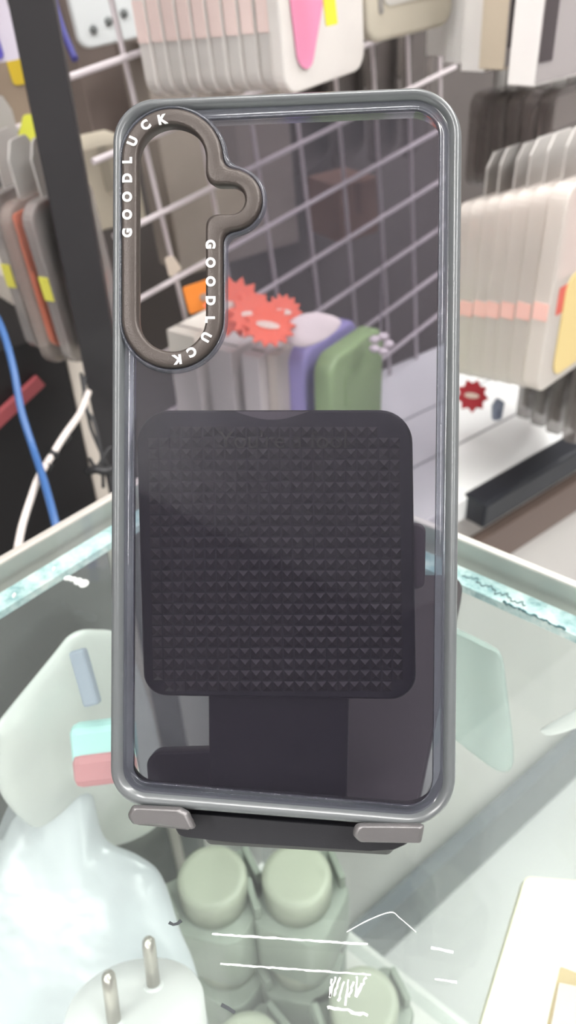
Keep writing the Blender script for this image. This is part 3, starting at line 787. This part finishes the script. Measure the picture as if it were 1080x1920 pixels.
# left of the post
slim_film = clear('slim_film', (.88, .87, .86), (.46, .43, .42), .42, rough=.12, bump=.3, bscale=60)
def strip_pack(label, px, d, col, film, i):
    o = make_pack('s%d' % i, .062, .138, .009, film, pr('card_mix%d' % i, col, .5), pr('shell_mix%d' % i, col, .4), label, 'phone case pack', 'slim packs left of the post')
    nv = V((math.sin(math.radians(62)), -math.cos(math.radians(62)), 0)); R = face(nv, .075 + .01 * i); o.rotation_euler = R.to_euler()
    o.location = PD(*px, d) - R @ V((-.031, 0, -.138))
    if i in (1, 3): spine_label(o, .062, .009, -.138 + .050, -.138 + .066, pr('label_yellow', (.66, .62, .10), .5))
    return o
strip_pack('slim dark pack left of the post, behind the clear one', (44, 592), .60, (.05, .045, .05), slim_film, 0)
strip_pack('slim clear grey pack left of the post, beside the orange red one', (62, 662), .575, (.34, .32, .31), slim_film, 1)
strip_pack('slim orange red pack left of the post', (92, 690), .555, (.80, .17, .08), clear('thin_pouch', (.95, .94, .93), (.7, .6, .55), .22, rough=.12), 2)
strip_pack('slim smoky pack touching the left side of the post', (132, 690), .552, (.22, .20, .19), slim_film, 3)
props(MB().tube(spline([PD(-30, 292, .56), PD(5, 258, .57), PD(35, 238, .58), PD(75, 230, .60), PD(110, 228, .62)], 5), .0022, 8).build('display_hook', wire_m, None, PD(5, 258, .57)), 'white curved hook at the left carrying the slim packs', 'hook')
yl = local_thing('yellow_tag', 'crumpled yellow green tag hanging from the white curved hook', 'tag', None, (40, 275), .545, (0, 0, 0), 20, -.3)
plate2d(rpoly([(0, .02), (.009, .022), (.012, 0), (.004, -.012), (-.004, -.004)], .003, 4), 0, .002).build('tag', pr('yellow_green', (.66, .68, .08), .5), yl)
plate2d(rpoly([(-.005, -.004), (.002, -.010), (-.008, -.026), (-.014, -.018)], .002, 4), .0005, .0025).build('fold', pr('yellow_green2', (.55, .56, .16), .5), yl)
bp = local_thing('hanging_cable_pack', 'white and blue cable pack at the top left corner, left of the post', 'cable pack', None, (4, 116), .53, (-.03, 0, -.12), 8, .10)
plate2d(rrect(-.06, -.12, -.016, .05, .004), -.004, .004).build('pouch', pr('pack_lilac_white', (.62, .57, .66), .4), bp)
plate2d(rrect(-.036, -.118, -.027, .05, .003), -.005, -.004).build('blue_stripe', pr('stripe_blue', (.10, .08, .42), .45), bp)
ob = local_thing('hanging_small_pack', 'small tan pack with orange and yellow print, left of the post under the blue one', 'pack', None, (18, 250), .60, (-.02, 0, -.07), 12, .11)
plate2d(rrect(-.045, -.07, .022, .0, .003), -.004, .004).build('pouch', pr('pack_tan', (.30, .23, .17), .5), ob)
plate2d(rrect(-.006, -.022, .013, -.002, .003), -.005, -.004).build('orange_print', pr('print_orange', (.55, .18, .06), .5), ob)
plate2d(rrect(-.006, -.040, .013, -.023, .003), -.005, -.004).build('yellow_print', pr('print_yellow', (.72, .52, .04), .5), ob)

# right of the post, at and behind the grid
cable('thin_cable', 'thin blue cable hanging right of the post at the top edge', [(96, -20, .585), (106, 20, .585), (120, 62, .585), (141, 112, .585)], .0026, pr('cord_blue', (.08, .08, .36), .45), 'cable')
hp = local_thing('perforated_plate', 'white plate with a row of round holes behind the grid, right of the post', 'plate', None, (150, 95), .70, (-.045, 0, -.06), 35, .09)
plate2d(rrect(-.045, -.06, .055, .10, .010), -.004, .004).build('panel', pr('plate_white', (.72, .75, .76), .35), hp, bevel=.002)
for k in range(5):
    mb = MB(); mb.lathe([(.0036, -.001), (.0036, .001), (.0005, .001)], (-.030 + k * .016, -.0045, -.046 + k * .0035), 14, (V((1, 0, 0)), Z, V((0, -1, 0))))
    mb.build('hole', pr('hole_grey', (.16, .17, .17), .6), hp)
cartons = [((342, 520), .86, .15, .11, 30, (.30, .26, .23), 'taupe carton behind the grid, seen through the camera opening'),
           ((168, 440), .70, .055, .034, 30, (.50, .45, .36), 'cream carton right of the post beside the left edge of the phone case'),
           ((178, 262), .82, .10, .075, 33, (.22, .175, .155), 'brown carton behind the grid above the cream one'),
           ((640, 458), .86, .050, .030, 30, (.20, .115, .085), 'small orange brown carton seen dimly through the middle of the smoky case'),
           ((655, 170), .98, .13, .08, 30, (.17, .145, .13), 'dusky brown carton behind the grid under the cream case box')]
for px, d, wx, hz, yw, col, lb in cartons:
    o = local_thing('storage_carton', lb, 'carton', None, px, d, (-wx / 2, 0, 0), yw, .06)
    MB().box((0, .03, hz), (wx / 2, .03, hz)).build('body', pr('carton_%d_%d' % px, col, .7, noise=.15, nscale=25), o, bevel=.002)
    plate2d(rrect(-wx * .07, hz * 1.98, wx * .07, hz * .9, .001), -.0008, .0002).build('tape', pr('tape_%d_%d' % px, tuple(c * .75 for c in col), .3), o)
ot = local_thing('price_tag', 'bright orange price tag behind the right side of the camera opening', 'tag', None, (356, 590), .63, (0, 0, 0), 20, .15)
plate2d(rrect(0, 0, .022, .022, .002), 0, .002).build('card', pr('tag_orange', (.86, .27, .04), .5), ot)
plate2d(rrect(.011, .007, .018, .013, .003), -.0006, .0002).build('print', pr('tag_taupe', (.40, .30, .25), .5), ot)
ct_ = local_thing('price_tag', 'small cream tag on the grid inside the camera opening', 'tag', None, (318, 522), .62, (0, 0, 0), 20, .3)
plate2d(rpoly([(0, 0), (.012, .002), (.010, .014), (.003, .016)], .002, 4), 0, .0015).build('card', pr('tag_cream', (.66, .57, .48), .5), ct_)

# boxes and cases standing on the wall counter
def dirv(deg): return V((math.cos(math.radians(deg)), math.sin(math.radians(deg)), 0))
bx_x, bx_y = dirv(-36), dirv(54)
TOPZ = .872
def stand_box(name, label, cat, x, y, wpx, length, mat, group=None, round_=0, dz=0):
    c = PZ(x, y, TOPZ + dz); t = (c - CAM).dot(FW); w = wpx * t / FP
    o = thing(name, label, cat, V((c.x, c.y, .70)) + bx_x * (w / 2) + bx_y * (length / 2), group)
    h = TOPZ + dz - .70; Rz = Matrix((bx_x, bx_y, Z)).transposed(); o.rotation_euler = Rz.to_euler()
    if not round_:
        MB().box((0, 0, h / 2), (w / 2, length / 2, h / 2)).build('body', mat, o, bevel=.0007)
        MB().box((0, -length / 2 + .012, h + .0003), (w / 2 - .0015, .0008, .0003)).build('lid_seam', pr('seam_taupe', (.30, .27, .26), .6), o)
    else:
        pl = rpoly([(-length / 2, .0005), (length / 2, .0005), (length / 2, h), (-length / 2, h)], round_, 8)
        mb = MB(); mb.rings([[V((x_, a, b)) for a, b in pl] for x_ in (-w / 2, w / 2)], smooth=True)
        mb.build('shell', mat, o, bevel=min(.004, w * .3), seg=4)
        pl2 = rpoly([(-length / 2 + .02, h - .05), (length / 2 - .045, h - .05), (length / 2 - .045, h - .02), (-length / 2 + .02, h - .02)], .005, 5)
        mb = MB(); mb.rings([[V((x_, a, b)) for a, b in pl2] for x_ in (w / 2 - .0002, w / 2 + .0006)], smooth=False); mb.build('camera_bump', mat, o)
    return o
cw = pr('carton_bright', (.84, .80, .75), .5)
stand_box('retail_box', 'white box at the lower end of the camera opening, leftmost of the counter row', 'retail box', 312, 618, 66, .060, cw, dz=.008)
stand_box('retail_box', 'white box with a crisp dark gap on its right, second in the counter row', 'retail box', 386, 650, 58, .070, cw)
stand_box('retail_box', 'white box beside the beige one, third in the counter row', 'retail box', 452, 664, 40, .080, cw)
stand_box('retail_box', 'narrow beige box between the third white box and the lilac case', 'retail box', 500, 664, 20, .036, pr('carton_sand', (.72, .66, .56), .5))
stand_box('standing_case', 'lilac phone case standing on edge beside the green one', 'phone case', 534, 652, 42, .085, pr('case_lilac', (.42, .38, .74), .25), 'coloured cases on the wall counter', .014)
stand_box('standing_case', 'green phone case standing on edge at the right end of the counter row', 'phone case', 584, 668, 44, .085, pr('case_green', (.36, .52, .25), .25), 'coloured cases on the wall counter', .016)
def star(label, x, y, d, r, nrm, mat, n=14, spin=0, cat='tag', name='starburst_tag'):
    c = PD(x, y, d); nrm = V(nrm).normalized(); a = nrm.cross(V((.2, .1, 1))).normalized(); b = nrm.cross(a)
    pts = []
    for k in range(2 * n):
        rr = r if k % 2 == 0 else r * .74; t = PI * k / n + spin; pts.append(c + a * (math.cos(t) * rr) + b * (math.sin(t) * rr))
    mb = MB(); mb.rings([pts, [p - nrm * .0012 for p in pts]], smooth=False)
    o = thing(name, label, cat, V((c.x, c.y, min(p.z for p in pts))))
    part(mb, 'card', mat, o)
    ps = [c + nrm * .0002 + a * (math.cos(k * PI / 10) * r * .45 + .001) + b * (math.sin(k * PI / 10) * r * .16) for k in range(20)]
    mb = MB(); mb.rings([ps, [p + nrm * .0003 for p in ps]], smooth=False); part(mb, 'pale_print', pr('print_pale', (.75, .62, .52), .5), o)
    o['group'] = 'red starburst tags'; return o
sred = pr('star_red', (.80, .13, .07), .55)
star('red starburst tag right of the camera ring, largest and leftmost', 440, 575, .60, .024, (.1, -.75, .6), sred, 14, .1)
star('red starburst tag overlapping the largest one on its right', 478, 592, .595, .021, (.2, -.6, .75), sred, 14, .3)
star('red starburst tag lying flattest over the beige box', 505, 610, .59, .020, (.1, -.5, .85), sred, 14, .2)
star('red starburst tag at the right end of the red heap', 533, 585, .605, .015, (.3, -.7, .6), sred, 14, .5)
star('dark red jagged tag at the rear of the white counter, right of the phone case', 886, 742, .80, .017, (.1, -.85, .5), pr('star_dark_red', (.40, .02, .03), .55), 9, .3)
lump('paper_sheet', 'pale pinkish paper lying over the lilac case, right of the red starburst tags', 'paper', dense([(520, 640), (545, 600), (590, 585), (640, 600), (620, 630), (570, 652)]), .598, .004, pr('paper_pink', (.74, .66, .64), .6), 11, .2)
cl = local_thing('blue_clip', 'small blue grey clip standing at the rear of the white counter', 'clip', None, (926, 790), .78, (0, 0, 0), 20, 0)
plate2d(rpoly([(0, 0), (.009, 0), (.010, .018), (.003, .024), (-.002, .016)], .002, 4), 0, .004).build('body', pr('clip_blue', (.22, .25, .33), .4), cl)
plate2d(rrect(.002, .003, .006, .012, .001), -.0008, .0).build('lever', pr('clip_blue2', (.15, .17, .24), .4), cl)
ch = thing('hanging_charm', 'small white flower-shaped charm hanging behind the case, right of the green case', 'charm', PD(714, 660, .62), None)
for k in range(5):
    t = 2 * PI * k / 5; c = PD(714, 645, .62) + CX * (.006 * math.cos(t)) + CU * (.006 * math.sin(t))
    part(MB().lathe([(.0005, -.003), (.003, -.0022), (.0046, 0), (.003, .0022), (.0005, .003)], c, 16), 'petal', pr('charm_white', (.62, .56, .58), .5), ch)
part(MB().tube([PD(716, 500, .70), PD(714, 590, .65), PD(714, 635, .62)], .0006, 6), 'cord', pr('charm_cord', (.2, .18, .2), .5), ch)
#TAIL
# ================================================================== LIGHT AND CAMERA
def area(name, loc, target, sx, sy, power, col=(1, 1, 1)):
    l = bpy.data.lights.new(name, 'AREA'); l.shape = 'RECTANGLE'; l.size = sx; l.size_y = sy; l.energy = power; l.color = col
    o = bpy.data.objects.new(name, l); COL.objects.link(o); o.location = loc
    o.rotation_euler = (V(target) - V(loc)).to_track_quat('-Z', 'Y').to_euler(); return o
tube_e = emit('tube_light', (1, .985, .96), 22)
for x, y, ly in ((1.0, -.45, 1.3), (-1.15, -.75, 1.3), (1.2, -2.1, 1.3), (-1.25, -2.15, 1.3), (1.1, .95, 1.3), (0, .22, .45)):  # unseen; second left one added to brighten the packs, short one for pad highlights
    c = V((x, y, RH)); LZ = 2.36
    MBL = MB().box(V((x, y, LZ)), (.07, ly / 2, .025)) if ly > 1 else MB().box(V((x, y, LZ)), (ly / 2, .07, .025))
    props(MBL.build('ceiling_light', tube_e, None, c), 'unseen white ceiling light, placed for its light', 'ceiling light', 'ceiling lights')
    o = area('ceiling_lamp', V((x, y, LZ - .03)), V((x, y, 0)), .14, ly, 15 * ly / 1.3, (1, .985, .96)); o.rotation_euler = (0, 0, 0 if ly > 1 else math.radians(90))
# the counter's own strip lamp, under the near edge of its glass top
sl = CA - e1 * .40 + e2 * .26 - Z * .022
lo_ = area('counter_lamp', sl, sl + e1, .50, .012, .75, (1, .99, .96))
dz_ = -(e1 * .75 - Z * .66).normalized(); lo_.rotation_euler = Matrix((e2, dz_.cross(e2), dz_)).transposed().to_euler()
w = bpy.data.worlds.new('world'); SC.world = w; w.use_nodes = True
w.node_tree.nodes['Background'].inputs['Color'].default_value = (.6, .6, .62, 1); w.node_tree.nodes['Background'].inputs['Strength'].default_value = .3
cam = bpy.data.cameras.new('camera'); co = bpy.data.objects.new('camera', cam); COL.objects.link(co)
cam.sensor_fit = 'VERTICAL'; cam.sensor_height = 36; cam.lens = 36 * FP / 1920
cam.clip_start = .01; cam.clip_end = 30
cam.dof.use_dof = True; cam.dof.focus_distance = .181; cam.dof.aperture_fstop = 19
M = Matrix((CX, CU, -FW)).transposed().to_4x4(); M.translation = CAM; co.matrix_world = M
SC.camera = co
SC.view_settings.view_transform = 'Standard'; SC.view_settings.look = 'None'; SC.view_settings.gamma = 1; SC.view_settings.use_curve_mapping = False
SC.view_settings.exposure = 0.0
cy = SC.cycles
cy.use_denoising = True; cy.max_bounces = 10; cy.transparent_max_bounces = 40; cy.diffuse_bounces = 4; cy.glossy_bounces = 4; cy.transmission_bounces = 6
cy.caustics_reflective = False; cy.caustics_refractive = False; cy.sample_clamp_indirect = 6
for o in SC.objects:
    for k in ('_w', '_h'):
        if k in o.keys(): del o[k]
